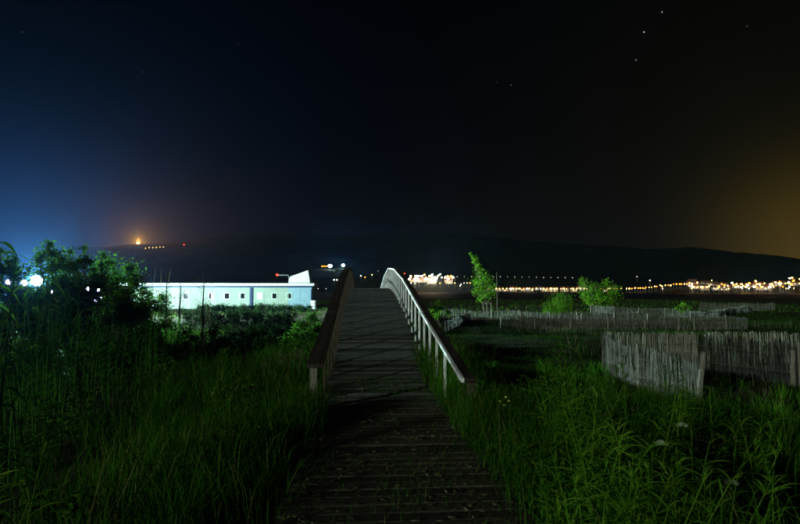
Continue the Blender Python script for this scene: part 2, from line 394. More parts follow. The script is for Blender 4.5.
# wall panels between seams; panels with a window get a real opening
n_pan = 16; edges = list(np.linspace(x0-bc, x1-bc, n_pan+1))
for i in range(n_pan):
    a, b_ = edges[i]+.008, edges[i+1]-.008; mat = M_wallb if (edges[i]+edges[i+1])/2 > at(293, 296, BY).x-bc else M_wall
    mb = MB(); hs = [(max(a, x-ww/2), min(b_, x+ww/2)) for x, k in wx if x+ww/2 > a and x-ww/2 < b_]
    if not hs: mb.box(((a+b_)/2, .03, H/2), (b_-a, .06, H))
    else:
        l, r = hs[0]
        mb.box(((a+b_)/2, .03, (wz-wh/2)/2), (b_-a, .06, wz-wh/2)); mb.box(((a+b_)/2, .03, (wz+wh/2+H)/2), (b_-a, .06, H-wz-wh/2))
        if l > a+.001: mb.box(((a+l)/2, .03, wz), (l-a, .06, wh))
        if r < b_-.001: mb.box(((r+b_)/2, .03, wz), (b_-r, .06, wh))
    mb.build('wall_panel', mat, bd)
D = 5.0
MB().box((0, D/2+.08, H/2), (x1-x0-.02, D-.1, H-.02)).build('body', M_wall, bd)
for x, k in wx:
    f = MB().box((x-ww/2+.03, -.01, wz), (.09, .08, wh+.1)).box((x+ww/2-.03, -.01, wz), (.09, .08, wh+.1)).box((x, -.012, wz+wh/2), (ww-.03, .08, .09)).box((x, -.012, wz-wh/2), (ww-.03, .08, .09)).build('window', M_frame, bd)
    MB().box((x, .045, wz), (ww-.1, .012, wh-.06)).build('pane', M_litpane if k == 2 else M_glass, f)
    if k == 1: MB().box((x+.1, .03, wz), (.24, .02, wh-.1)).build('curtain', M_fascia, f)
    if k == 2: f['label'] = 'brightly lit window'
MB().box((0, D/2-.05, H+.16), (x1-x0+.5, D+.7, .26)).build('roof', M_fascia, bd)
MB().box((0, -.05, H-.09), (x1-x0+.1, .1, .16)).build('blue_band', M_bluetrim, bd)
MB().tube([(xsplit, -.12, H-.2), (xsplit, -.12, .05)], .06, 8).box((xsplit-.02, -.06, H*.55), (.34, .1, H*.8)).build('downpipe', M_bluetrim, bd)
dx = at(307, 296, BY).x-bc
dr = MB().box((dx, -.03, 1.02), (.85, .06, 2.0)).build('door', M_wallb, bd); MB().tube([(dx-.33, -.1, 1.0), (dx-.33, -.1, 1.16)], .02, 6).build('handle', M_metal, dr)
MB().box((x1-bc-.06, -.06, H/2-.1), (.10, .1, H-.4)).build('corner_post', M_bluetrim, bd)
# white hood with a sloping top on the roof
p0, p1, p2, p3 = at(288.5, 284, BY-.2), at(289, 277, BY-.2), at(308, 270.3, BY-.2), at(310, 285, BY-.2)
hz0 = zr+.28
hood = thing('rooftop_hood', 'white wedge shaped hood standing on the building roof', 'hood', (p0.x, BY, hz0))
poly = [(0, .02), (p1.x-p0.x, p1.z-hz0), (p2.x-p0.x, p2.z-hz0), (p3.x-p0.x, .02)]
MB().prism(poly, 'y', -.2, 2.4).build('shell', M_fascia, hood)
MB().box(((p3.x-p0.x)/2, -.22, .06), (p3.x-p0.x-.1, .03, .1)).build('skirt', M_metal, hood)
ra = at(277.5, 275.2, BY)
rl = thing('red_warning_light', 'small red warning light on a thin arm beside the rooftop hood', 'lamp', (p1.x, BY-.3, ra.z-.3))
MB().tube([(0, 0, 0), (-.05, 0, .3), (ra.x-p1.x, 0, .3)], .05, 6).build('arm', M_metal, rl)
MB().ball((ra.x-p1.x, 0, .34), .11, 10, 7).build('lamp', glow('red_glow', (1, .012, .004), 30), rl)
# white drum beside the wall end
dp = at(314, 306, BY-2)
dm = thing('drum', 'pale drum standing at the right end of the building', 'drum', (dp.x, BY-2, g(dp.x, BY-2)))
gz0 = at(314, 300.5, BY-2).z-dm.location.z
MB().tube([(0,0,0), (0,0,gz0*.33)], .36, 14).tube([(0,0,gz0*.35), (0,0,gz0*.65)], .36, 14).tube([(0,0,gz0*.67), (0,0,gz0)], .36, 14).build('shell', M_fascia, dm)
MB().tube([(0,0,gz0*.31), (0,0,gz0*.37)], .385, 14).tube([(0,0,gz0*.63), (0,0,gz0*.69)], .385, 14).build('hoop', M_metal, dm)

# ---------------------------------------------------------------- yard floodlights on the left
def spot(loc, target, power, col, cone=150, size=.15):
    l = bpy.data.lights.new('lamp_light', 'SPOT'); l.energy = power; l.color = col; l.spot_size = R(cone); l.spot_blend = .35; l.shadow_soft_size = size
    o = bpy.data.objects.new('lamp_light', l); COL.objects.link(o); o.location = loc
    o.rotation_euler = (Vector(target)-Vector(loc)).to_track_quat('-Z', 'Y').to_euler(); return o
M_lens = glow('floodlight_lens', (.75, 1.0, 1.0), 160); M_lens2 = glow('violet_white_lens', (.72, .55, 1.0), 25)
def floodlight(px, py, Y, targets, power, col, lens, label, r=.3):
    p = at(px, py, Y); z0 = g(p.x, Y)
    t = thing('floodlight_mast', label, 'floodlight', (p.x, Y, z0), group='floodlights in the yard')
    h = p.z-z0
    MB().tube([(0,.1,0), (0,.1,h+.3)], [.07, .05], 8).build('mast', M_metal, t)
    for tg, pw in zip(targets, power):
        d = (Vector(tg)-p).normalized(); d.z *= .4; d.normalize()
        q = d.to_track_quat('-Z', 'Y').to_euler()
        hd = MB()
        # housing opens towards -Z of its own frame
        hd.add([(-r*.6,-r*.45,.22),(r*.6,-r*.45,.22),(r*.6,r*.45,.22),(-r*.6,r*.45,.22),(-r,-r*.75,0),(r,-r*.75,0),(r,r*.75,0),(-r,r*.75,0)],
               [(0,1,2,3),(0,4,5,1),(1,5,6,2),(2,6,7,3),(3,7,4,0)])
        off = Vector((0, 0, h)) + d*.3
        ho = hd.build('housing', M_black, t, off, q)
        MB().ball((0,0,-.01), r*.9, 18, 8, (1,1,.25)).build('lens', lens, ho)
        s = spot(p + d*.48, p+d*10, pw, col, 165, .12); s.name = 'floodlight_beam'
    return t
P1 = (-26, 42)
floodlight(35, 280.5, 42, [(6, 14, 0), (-10, 60, 1)], [130000, 46000], (.60, 1.0, .97), M_lens, 'brightest floodlight shining through the shrubs on the left', .40)
floodlight(8, 282, 45, [(0, 8, 1)], [4000], (.75, .7, 1.0), M_lens2, 'leftmost small floodlight at the edge of the shrubs', .2)
floodlight(24, 283, 47, [(0, 8, 1)], [3000], (.85, .8, 1.0), M_lens2, 'small violet floodlight just left of the brightest one', .25)
for px, py, k in ((88, 289, .14), (98, 290, .14), (102, 296, .16), (95, 301, .16), (104, 300, .1), (52, 292, .14), (56, 300, .1)):
    p = at(px, py, 44); z0 = g(p.x, 44)
    t = thing('bollard_lamp', 'small violet white yard lamp glinting through the dark shrubs', 'lamp', (p.x, 44, z0), group='small yard lamps behind the shrubs')
    MB().tube([(0,0,0), (0,0,p.z-z0-k*.7)], .05, 6).build('post', M_metal, t)
    MB().ball((0,0,p.z-z0), k, 8, 6).build('globe', M_lens2, t)

# ---------------------------------------------------------------- reed fences on the right
def cane_mesh(seed, mat):
    random.seed(seed); r = U(.0065, .0115); b = U(-.02, .02); c = U(-.02, .02)
    return MB().tube([(0,0,-.12), (b,c,.5), (b*1.6+U(-.01,.01), c*1.5, 1)], [r, r*.95, r*.75], 5).mesh('cane', mat)
M_cane_shaded = noisy('shaded_cane', (.010, .011, .010), (.045, .045, .040), 6, .85, .15, (6, 6, 1), .3, per_object=.6)  # same reed, the shade on the right hand panel put into the colour
M_cane_lit = noisy('lit_cane', (.10, .095, .070), (.24, .225, .17), 6, .8, .2, (6, 6, 1), .3, per_object=.3)  # same reed, the light on the back panels put into the colour
canes = {k: [cane_mesh(50+i, m) for i in range(8)] for k, m in (('', M_cane), ('dark', M_cane_shaded), ('pale', M_cane_lit))}
def fence_line(pts, n):                       # points along a polyline by arc length
    P = [Vector((p[0], p[1], 0)) for p in pts]; seg = [(P[i+1]-P[i]).length for i in range(len(P)-1)]; tot = sum(seg); out = []
    for k in range(n):
        s = tot*(k+.5)/n
        for i, l in enumerate(seg):
            if s <= l or i == len(seg)-1: out.append((P[i].lerp(P[i+1], min(s/l, 1)), (P[i+1]-P[i]).normalized())); break
            s -= l
    return out, tot
def near_fence(pts, top, label, spacing=.017, lean=0, tone=''):
    _, tot = fence_line(pts, 1); n = min(int(tot/spacing), 290); line, _ = fence_line(pts, n)
    t = thing('reed_fence', label, 'fence', (pts[0][0], pts[0][1], g(*pts[0])), group='reed fences of the near enclosure')
    base = t.location.copy()
    for k, (p, d) in enumerate(line):
        if random.random() < .03: continue
        u = (k+.5)/n; zg = g(p.x, p.y); h = np.interp(u, [q[0] for q in top], [q[1] for q in top]) - zg + U(-.05, .04) - (U(.05, .3) if random.random() < .05 else 0)
        nrm = Vector((-d.y, d.x, 0))*U(-.012, .012)
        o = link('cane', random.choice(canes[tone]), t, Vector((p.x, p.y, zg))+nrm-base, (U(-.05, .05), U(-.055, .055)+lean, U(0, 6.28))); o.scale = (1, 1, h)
    for fz in (.3, .72):                      # wires that bind the canes
        for off in (-.022, .022):
            w = []
            for k in range(0, len(line), 8):
                p, d = line[k]; u = k/n; zg = g(p.x, p.y); h = np.interp(u, [q[0] for q in top], [q[1] for q in top])-zg
                w.append(Vector((p.x-d.y*off, p.y+d.x*off, zg+h*fz))-base)
            MB().tube(w, .006, 4).build('binding_wire', M_wire, t)
    for p in pts:
        zg = g(*p)
        MB().tube([Vector((p[0], p[1]+.03, zg-.2))-base, Vector((p[0]+U(-.02,.02), p[1]+.03, zg+.95))-base], [.035, .028], 7).build('stake', M_post, t)
    return t
def gp(px, py, z=.4): p = onz(px, py, z); return (p.x, p.y)
A = gp(603, 334); B = gp(702, 354, .36); C = gp(696, 334, .42); D_ = gp(800, 342, .38)
mid = ((A[0]*.5+B[0]*.5)-.12, A[1]*.5+B[1]*.5)
near_fence([A, mid, B], [(0,.44),(.12,.34),(.35,.26),(.7,.29),(1,.34)], 'near side panel of the reed enclosure, curving towards the grass', .0155)
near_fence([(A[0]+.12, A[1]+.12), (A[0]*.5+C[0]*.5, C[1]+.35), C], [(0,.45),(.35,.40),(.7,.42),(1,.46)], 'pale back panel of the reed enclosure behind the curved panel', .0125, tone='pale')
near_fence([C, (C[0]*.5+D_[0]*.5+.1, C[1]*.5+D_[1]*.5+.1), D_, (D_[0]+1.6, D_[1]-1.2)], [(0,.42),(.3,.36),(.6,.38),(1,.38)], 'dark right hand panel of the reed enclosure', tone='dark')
E0 = gp(706, 332, .46); E1 = gp(772, 333, .48)
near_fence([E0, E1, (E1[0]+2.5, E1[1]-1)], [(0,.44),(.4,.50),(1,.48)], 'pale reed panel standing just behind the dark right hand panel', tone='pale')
def lone_post(px, y0, y1, Yd, lean, label):
    p = at(px, y1, Yd); zg = g(p.x, Yd); top = at(px+lean, y0, Yd)
    t = tag(MB().tube([(0,0,-.25), ((top.x-p.x)*.5, 0, (top.z-zg)*.5), (top.x-p.x, 0, top.z-zg)], [.055, .05, .042], 9).build('fence_post', M_post, None, (p.x, Yd, zg)), label, 'post', 'posts of the near enclosure')
lone_post(697, 352, 405, B[1]-.1, 7, 'leaning pale post at the near end of the curved reed panel')
lone_post(793, 350, 390, 11.0, 0, 'upright pale post at the right edge in front of the dark panel')
def far_fence(pts, hgt, label, spacing=.034, cap=True):
    line, tot = fence_line(pts, max(2, int(sum((Vector(pts[i+1])-Vector(pts[i])).length for i in range(len(pts)-1))/spacing)))
    o0 = Vector((pts[0][0], pts[0][1], g(*pts[0])))
    t = thing('reed_fence', label, 'fence', o0, group='low reed fences in the field')
    mb = MB()
    for k, (p, d) in enumerate(line):
        zg = g(p.x, p.y); h = hgt*(1+.08*math.sin(k*.05)) + U(-.05, .05); r = U(.010, .016); mb.rnd = random.random()
        mb.tube([Vector((p.x+U(-.03,.03), p.y+U(-.03,.03), zg-.05))-o0, Vector((p.x+U(-.04,.04), p.y+U(-.05,.05), zg+h))-o0], [r, r*.8], 4)
    tag(mb.build('canes', M_cane, t), kind='stuff')
    for fz in (.35, .75):
        w = [Vector((p.x, p.y-.04, g(p.x, p.y)+hgt*fz))-o0 for p, d in line[::20]]
        if len(w) > 1: MB().tube(w, .012, 4).build('binding_wire', M_wire, t)
    for k in range(0, len(line), 55):
        p, d = line[k]; zg = g(p.x, p.y)
        MB().tube([Vector((p.x, p.y-.05, zg-.2))-o0, Vector((p.x+U(-.04,.04), p.y-.05, zg+hgt+.08))-o0], .045, 6).build('stake', M_post, t)
def row(pxs, Y): return [(at(p, 310, y).x, y) for p, y in zip(pxs, Y)]
far_fence(row((500, 560, 620, 676), (29.5, 28.5, 27.5, 27)), .62, 'long low reed fence across the middle of the field')
far_fence(row((677, 691), (26.6, 26.2)), .60, 'short reed panel between two dark stakes at the fence end')
far_fence(row((693, 720, 747), (26.2, 26.4, 26.6)), .66, 'dark reed panel right of the short panel')
far_fence(row((440, 500, 560, 640), (38, 36, 34, 33)), .62, 'low pale topped reed fence below the bushes')
far_fence(row((520, 600, 672), (34, 31.5, 30)), .60, 'pale reed fence just behind the long low fence')
far_fence(row((590, 640, 690), (44, 42, 40)), .70, 'reed fence behind the bushes on the right')
far_fence(row((700, 735, 775), (52, 53, 54)), .75, 'farthest pale reed fence near the water on the right')
far_fence(row((690, 720, 752), (36, 40, 47)), .60, 'slanting reed fence running towards the water')
far_fence(row((446, 452, 470), (27, 30, 36)), .55, 'reed fence beside the right rail of the bridge')

ORD = ['first','second','third','fourth','fifth','sixth','seventh','eighth','ninth','tenth','eleventh','twelfth','thirteenth','fourteenth','fifteenth','sixteenth']
# ---------------------------------------------------------------- trees, bushes and plants
def crown_pts(clumps, n):
    cs = np.array([c[:3] for c in clumps]); rs = np.array([c[3] for c in clumps]); w = rs**2/np.sum(rs**2)
    k = rng.choice(len(clumps), n, p=w); d = rng.normal(size=(n, 3)); d /= np.linalg.norm(d, axis=1)[:, None]
    return cs[k] + d*(rs[k]*np.abs(rng.normal(.55, .4, n)))[:, None]*np.array([1, 1, .85])
def bush(name, label, cat, base, clumps, nleaf, ll, lw, mat, group=None, stems=None, gap=None):
    t = thing(name, label, cat, base, 0, group); B0 = Vector(base)
    P = crown_pts(clumps, nleaf)
    if gap is not None:                        # natural gap in the leaves
        P = P[~gap(P+np.array(base))]
    n = len(P); V, T, r = leaves(P, rng.uniform(.7, 1.3, n)*ll, rng.uniform(.7, 1.3, n)*lw, rng.random(n))
    cr_ = link('crown', fast_mesh('crown', V, T, mat, r), t)
    mb = MB()
    for c in clumps[:stems or len(clumps)]:
        e = Vector(c[:3]); s = Vector((U(-.08, .08), U(-.08, .08), -.1))
        m_ = s.lerp(e, .5)+Vector((U(-.12,.12), U(-.12,.12), .1)); rr = .008+.006*e.z
        mb.tube([s, s.lerp(m_, .6), m_, m_.lerp(e, .6), e], [rr, rr*.85, rr*.65, rr*.45, rr*.2], 6)
        for _ in range(5):
            f = e+Vector((U(-1,1), U(-1,1), U(-.5,1)))*c[3]*.8; mb.tube([m_.lerp(e, U(.4, .9)), f], [rr*.3, rr*.12], 4)
    mb.build('trunk', M_bark, t); return t
LAMPS_SEEN = [(at(*q), r) for q, r in (((35, 280.5, 42), .20), ((8, 282, 45), .08), ((24, 283, 47), .10), ((88, 289, 44), .06), ((98, 290, 44), .06), ((102, 296, 44), .07), ((95, 301, 44), .05), ((52, 292, 44), .05), ((56, 300, 44), .04))]
def lampgap(P):                               # the leaves stay open where the yard lamps shine through
    cut = np.zeros(len(P), bool); v = P-np.array(EYE)
    for q, r in LAMPS_SEEN:
        k = np.linalg.norm(np.cross(v, np.array((q-EYE).normalized())), axis=1); cut |= (k < r) | ((k < r*1.9) & (rng.random(len(P)) < .55))
    return cut
def elder(px, top, Y, wpx, label, nleaf=5200, gap=None):
    p = at(px, top, Y); zb_ = g(p.x, Y); h = p.z-zb_; w = wpx*Y/F
    cl = []
    for k in range(34):                        # ragged sprays over a leafy mass that reaches the ground
        u = U(-1, 1); v = U(.12, 1.0); q = 1-abs(u)**1.6*.4
        cl.append((u*w*.55, U(-.8, .8), h*v*q-.12, U(.18, .42)))
    cl += [(U(-.1,.1), 0, h-.16, .18), (U(-.3,.3)*w, 0, h*.9-.16, .2), (U(-.3,.3)*w, 0, h*.84-.1, .22)]
    return bush('elder_shrub', label, 'shrub', (p.x, Y, zb_), cl, int(nleaf*1.9), .12, .045, G_shrub, 'tall leafy shrubs on the left', gap=gap)
elder(14, 268, 15, 40, 'leafy shrub at the left edge in front of the floodlights', 3400, gap=lampgap)
elder(52, 239, 16.5, 46, 'tallest leafy shrub above the bright floodlight', gap=lampgap)
elder(70, 247, 18.5, 40, 'leafy shrub standing right behind the tallest one', gap=lampgap)
elder(86, 243, 17, 26, 'slim shrub with one raised leafy tip', 2800, gap=lampgap)
elder(104, 250, 18, 38, 'rounded leafy shrub right of the slim one', 4200, gap=lampgap)
elder(128, 263, 19.5, 34, 'lower leafy shrub nearest the white roofed building', 4800)
elder(150, 290, 20.5, 30, 'low dark shrub in front of the building left end', 3000)
elder(2, 246, 13, 30, 'tall shrub cut by the left edge of the picture', 3600, gap=lampgap)
elder(122, 284, 15.5, 46, 'low wide shrub in front of the rounded one', 4200, gap=lampgap)
# tall dark stalks and dry stems in front of the building
for i, (px, top, bot, Y) in enumerate([(142,270,322,20),(166,273,320,21),(180,276,320,21.5),(203,272,322,20.5)]):
    p = at(px, bot, Y); zg = g(p.x, Y); h = at(px, top, Y).z-zg
    nm = ['left of the building roof edge', 'at the left end of the bright roof line', 'just right of the first roof stalk', 'before the curtained window, farthest right'][i]
    t = thing('dry_stalk', 'tall dark dry stalk ' + nm, 'stalk', (p.x, Y, zg), group='tall dark stalks in front of the building')
    MB().tube([(0,0,-.1), (U(-.03,.03),0,h*.5), (U(-.05,.05),0,h*.8), (U(-.08,.08),0,h)], [.035, .03, .02, .006], 6).build('stem', M_bark, t)
    mb = MB(); mb.cur = 0
    for k in range(26):
        z = U(.15, .85)*h; a = U(0, 6.28); l = U(.15, .45); mb.rnd = random.random()
        mb.tube([(0,0,z), (math.cos(a)*l*.6, math.sin(a)*l*.6, z+l*.3), (math.cos(a)*l, math.sin(a)*l, z+l*.75)], [.010, .007, .003], 4)
    mb.build('twigs', M_bark, t)
def stem_clump(name, label, cat, base, n, spread, hmin, hmax, mat, group, leafn=9, ll=.5, lw=.018, stemr=.009, smat=None, lean=.15, droop=.5):
    t = thing(name, label, cat, base, 0, group); st = MB(); lv = MB()
    for k in range(n):
        a = U(0, 6.28); r = spread*math.sqrt(random.random()); x, y = r*math.cos(a), r*math.sin(a); h = U(hmin, hmax)
        lx, ly = U(-lean, lean)*h, U(-lean, lean)*h; z0 = g(base[0]+x, base[1]+y)-base[2]-.05
        pts = [Vector((x, y, z0)), Vector((x+lx*.3, y+ly*.3, z0+h*.5)), Vector((x+lx, y+ly, z0+h))]
        st.rnd = random.random(); st.tube(pts, [stemr, stemr*.8, stemr*.3], 5)
        for j in range(leafn):
            u = U(.15, 1); p = pts[0].lerp(pts[1], u*2) if u < .5 else pts[1].lerp(pts[2], u*2-1)
            b = U(0, 6.28); d = Vector((math.cos(b), math.sin(b), 0)); l = ll*U(.6, 1.25); up = U(.3, 1.0); lv.rnd = random.random()
            q = []; hw = []
            for m_ in range(7):
                w_ = m_/6; q.append(p + d*l*(1.05*w_-.15*w_*w_) + Vector((0, 0, l*(up*w_*1.1 - (up*.6+droop*.7)*w_*w_)))); hw.append(lw*(1-w_**2.2)*(.45+1.1*min(w_*2.5, 1)*.5)+.0004)
            lv.ribbon(q, hw, Vector((-d.y, d.x, U(-.3,.3))))
    st.build('stems', smat or mat, t); lv.build('leaves', mat, t); return t
def gb(px, py, Y): p = at(px, py, Y); return (p.x, Y, g(p.x, Y))
# giant reeds on the left
for i, (px, Y, n, h) in enumerate([(42, 8.2, 12, 2.1), (72, 8.8, 13, 2.1), (95, 9.6, 9, 1.8), (14, 7.2, 10, 2.2), (120, 11, 10, 1.6), (150, 13, 12, 1.5), (4, 5.6, 8, 1.7)]):
    stem_clump('giant_reed', ['second reed clump from the left edge, straight canes', 'reed clump below the violet yard lamps', 'rightmost and lowest of the reed clumps', 'reed clump at the left edge below the small floodlight', 'reed clump below the rounded shrub', 'farthest reed clump, in front of the low dark shrub', 'low reed clump nearest the lower left corner'][i],
               'reed', gb(px, 350, Y), n, .32, h*.75, h, G_reed, 'giant reed clumps on the left', 11, .5, .017, .011, lean=.12)
# near branch at the left edge
stem_clump('giant_reed', 'nearest reed at the left edge with drooping leaves against the blue sky', 'reed', gb(-20, 300, 3.4), 6, .12, 1.8, 2.45, G_reed, 'giant reed clumps on the left', 12, .34, .018, .010, lean=.05, droop=.8)
# spiky weed low on the left
stem_clump('spiky_weed', 'spiky green weed in the lower left corner', 'weed', gb(-8, 480, 2.6), 9, .25, .55, .95, G_bright, None, 16, .16, .010, .006, lean=.3, droop=.1)
# slim tree on the right with two wind-bent plumes
def tree_slim():
    Y = 48; p = at(487, 308, Y); zg = g(p.x, Y); t = thing('slim_tree', 'slim bright green tree with two upright plumes at its top', 'tree', (p.x, Y, zg))
    s = Y/F; cl = []
    for px, py, r in [(480,272,6),(484,278,7),(478,282,7),(488,282,7),(483,288,8),(492,288,6),(477,291,6),(486,295,7),(493,294,4),(480,299,5),(476,266,4),(474,262,3),(481,266,3)]:
        q = at(px, py, Y); cl.append((q.x-p.x, U(-.3,.3), q.z-zg, r*s))
    P = crown_pts(cl, 2500)
    for e in ((470, 253), (476, 256)):        # plumes
        a, b = at(480, 268, Y), at(*e, Y); u = rng.random(420)[:, None]
        P = np.concatenate([P, np.array(a-Vector((p.x, Y, zg)))*(1-u)+np.array(b-Vector((p.x, Y, zg)))*u+rng.normal(0, .07, (420, 3))])
    n = len(P); V, T, r = leaves(P, rng.uniform(.12, .24, n), rng.uniform(.05, .1, n), rng.random(n))
    link('crown', fast_mesh('crown', V, T, G_bright, r), t)
    mb = MB()
    for off in (-.25, 0, .3):
        top = cl[int(abs(off)*10) % 5]; mb.tube([(off, 0, -.1), (off*1.4, 0, .8), (top[0], top[1], top[2])], [.07, .05, .02], 7)
    for c in cl: mb.tube([(U(-.3,.3), 0, .9), (c[0], c[1], c[2])], [.03, .012], 5)
    mb.tube([(0,0,2), tuple(at(470, 253, Y)-Vector((p.x, Y, zg)))], [.035, .01], 5)
    mb.build('trunk', M_bark, t)
tree_slim()
pp = at(497, 306, 47); tag(MB().tube([(0,0,-.3), (.02,0,1.5), (0,0,at(497,272,47).z-g(pp.x,47))], [.035, .03, .022], 7).build('thin_pole', M_bark, None, (pp.x, 47, g(pp.x, 47))), 'thin bare pole right of the slim tree', 'pole')
stem_clump('reed_clump', 'bright upright reed clump left of the wide bush', 'reed', gb(562, 310, 42), 70, .95, 1.0, 2.0, G_bright, None, 6, .45, .03, .014, lean=.12)
stem_clump('reed_clump', 'low bright reed tuft at the left foot of the reed clump', 'reed', gb(549, 310, 41.5), 34, .5, .7, 1.35, G_bright, None, 6, .4, .03, .014, lean=.15)
def px_bush(label, Y, bpx, blobs, n, ll, lw, mat, name='bush', group=None):
    p = at(bpx, 309, Y); zg = g(p.x, Y); cl = []
    for px, py, r in blobs:
        q = at(px, py, Y); cl.append((q.x-p.x, U(-.4,.4), q.z-zg, r*Y/F))
    return bush(name, label, 'bush', (p.x, Y, zg), cl, n, ll, lw, mat, group)
px_bush('wide bright bush with ragged top beyond the reed fences', 46, 600, [(585,283,6),(592,288,8),(600,290,9),(606,284,6),(612,291,8),(619,295,6),(597,297,9),(609,299,9),(587,294,7),(603,303,7),(590,302,6),(581,279,3)], 4200, .22, .07, G_bright)
px_bush('small bush beside the right rail of the bridge', 30, 438, [(437,303,4),(434,309,6),(441,309,5),(447,313,5),(437,315,5)], 1000, .10, .05, G_bright)
px_bush('small bright plant among the pale fences on the right', 38, 685, [(684,305,4),(690,308,3),(680,309,3),(686,311,4)], 500, .14, .05, G_bright)
px_bush('leafy bush left of the bridge rail', 15, 312, [(312,318,8),(303,325,9),(316,330,10),(306,338,11),(294,335,9),(318,342,9),(300,350,10),(285,342,7)], 3000, .07, .05, G_shrub)
# hedge in front of the building
for i in range(13):
    px = 202+i*8.6; Y = 50; p = at(px, 308, Y); zg = g(p.x, Y); h = at(px, 305.5+U(-1,1), Y).z-zg
    bush('hedge_shrub', ORD[i] + ' low hedge shrub from the left along the foot of the building', 'shrub', (p.x, Y, zg), [(U(-.4,.4), U(-.3,.3), h*U(.35,.9), U(.3,.42)) for _ in range(8)], 900, .14, .07, G_dark, 'hedge shrubs before the building')
for i in range(11):
    px = 196+i*9.6+U(-2,2); Y = 26+U(-1.5,1.5); p = at(px, 308, Y); zg = g(p.x, Y); h = at(px, 311+U(-2,2.5), Y).z-zg
    bush('bramble', ORD[i] + ' dark bramble from the left in the row below the hedge', 'bush', (p.x, Y, zg), [(U(-.35,.35), U(-.5,.5), h*U(.1,.9), U(.2,.36)) for _ in range(14)], 1500, .09, .05, G_dark, 'dark brambles below the building')
for i in range(9):
    px = 205+i*10.5+U(-3,3); Y = 18+U(-1.2,1.2); p = at(px, 330, Y); zg = g(p.x, Y); h = at(px, 326+U(-3,6), Y).z-zg
    bush('bramble', ORD[i] + ' bramble from the left in the nearer row beside the left rail', 'bush', (p.x, Y, zg), [(U(-.4,.4), U(-.6,.6), h*U(.1,.9), U(.16,.32)) for _ in range(12)], 1200, .08, .045, G_dark, 'nearer brambles left of the bridge')
# dry bent grass clumps on the left bank
for i, (px, py, Y, lb) in enumerate([(238, 320, 20, 'tall pale dry grass clump below the building'), (225, 322, 21, 'pale dry grass clump at the left of the taller one'), (290, 362, 11, 'flattened dry grass clump near the left rail')]):
    stem_clump('dry_grass_clump', lb, 'grass', gb(px, py, Y), 45 if i < 2 else 60, .55, .6 if i < 2 else .35, 1.15 if i < 2 else .5, G_dry, 'dry grass clumps on the left bank', 2, .3, .008, .005, lean=.35)

# thin dry stems that stick out above the shrubs
n = 170; px_ = rng.uniform(88, 215, n); Y_ = rng.uniform(16, 21, n); x = (px_-363)/533*Y_; h = 1.5+(290-rng.uniform(264, 300, n)-np.clip((px_-150)*.2, 0, 12)*0)/533*Y_-gz(x, Y_)
V, T, r = blades(np.stack([x, Y_, gz(x, Y_)], 1), h, rng.uniform(.007, .014, n), rng.uniform(.03, .3, n), rng.random(n))
tag(link('dry_stems', fast_mesh('dry_stems', V, T, G_dry, r)), 'thin dry stems sticking out above the shrubs', 'grass', kind='stuff')
# ---------------------------------------------------------------- tall weeds on the right and left foreground
RW = sorted([(540,432,3.6,.75),(560,420,4.4,.85),(578,440,3.4,.8),(598,425,4.2,.95),(615,445,3.4,.75),(632,430,4.0,.85),(652,440,3.7,.75),(668,420,4.8,.85),(690,430,4.4,.7),(715,425,5.0,.75),(740,440,4.3,.7),(600,470,2.9,.6),(655,480,2.8,.6),(705,480,3.0,.55)])
for i, (px, py, Y, h) in enumerate(RW):
    b_ = gb(px, py, Y)
    stem_clump('tall_weed', ORD[i] + ' tall green weed from the boardwalk in the right foreground grass', 'weed', b_, 12, .26, h*.7, h*1.35, G_bright if i % 3 else G_reed, 'tall weeds right of the boardwalk', 20, .17, .007, .0045, lean=.3, droop=.15)
stem_clump('arching_weed', 'low weed with long arching leaves at the right boardwalk edge', 'weed', gb(528, 478, 3.1), 12, .14, .15, .32, G_bright, None, 5, .42, .010, .006, lean=.5, droop=.7)
def umbel(px, py, Y, label):
    top = at(px, py, Y); zg = g(top.x, Y); h = top.z-zg; t = thing('umbel_flower', label, 'flower', (top.x, Y, zg), 0, 'pale umbel flowers in the right grass')
    st = MB().tube([(0,0,-.05), (.03,0,h*.5), (0,0,h-.06)], [.007, .006, .004], 5); fl = MB(); fl.rnd = .6
    for k in range(26):
        a = k*2.4; r = .045*math.sqrt(k/26); e = Vector((math.cos(a)*r, math.sin(a)*r, h-.02*(r/.045)**2)); st.tube([(0,0,h-.06), e], .0012, 3); fl.ball(e, .0115, 6, 4, (1,1,.6))
    st.build('stem', G_reed, t); fl.build('flower_head', M_petal, t)
M_petal = noisy('pale_petals', (.22, .26, .16), (.34, .38, .26), 30, .8, .1)
M_yellow = noisy('yellow_petals', (.55, .50, .06), (.7, .62, .1), 30, .8, .1)
umbel(682, 423, 4.3, 'largest pale umbel below the leaning post'); umbel(662, 441, 3.6, 'pale umbel left of and below the largest one')
umbel(731, 480, 3.6, 'rightmost dull umbel low in the grass')
b_ = gb(505, 402, 5.2); yf = thing('yellow_flowers', 'small yellow flower heads on thin stems by the boardwalk', 'flower', b_)
st = MB(); fl = MB()
for px, py in ((500,401),(506,397),(509,401),(504,405),(511,406)):
    e = at(px, py, 5.2+U(-.1,.1))-Vector(b_); st.tube([(e.x*.4, e.y*.4, -.05), tuple(e)], .003, 4); fl.ball(e, .014, 7, 5, (1,1,.6))
st.build('stems', G_reed, yf); fl.build('flower_heads', M_yellow, yf)

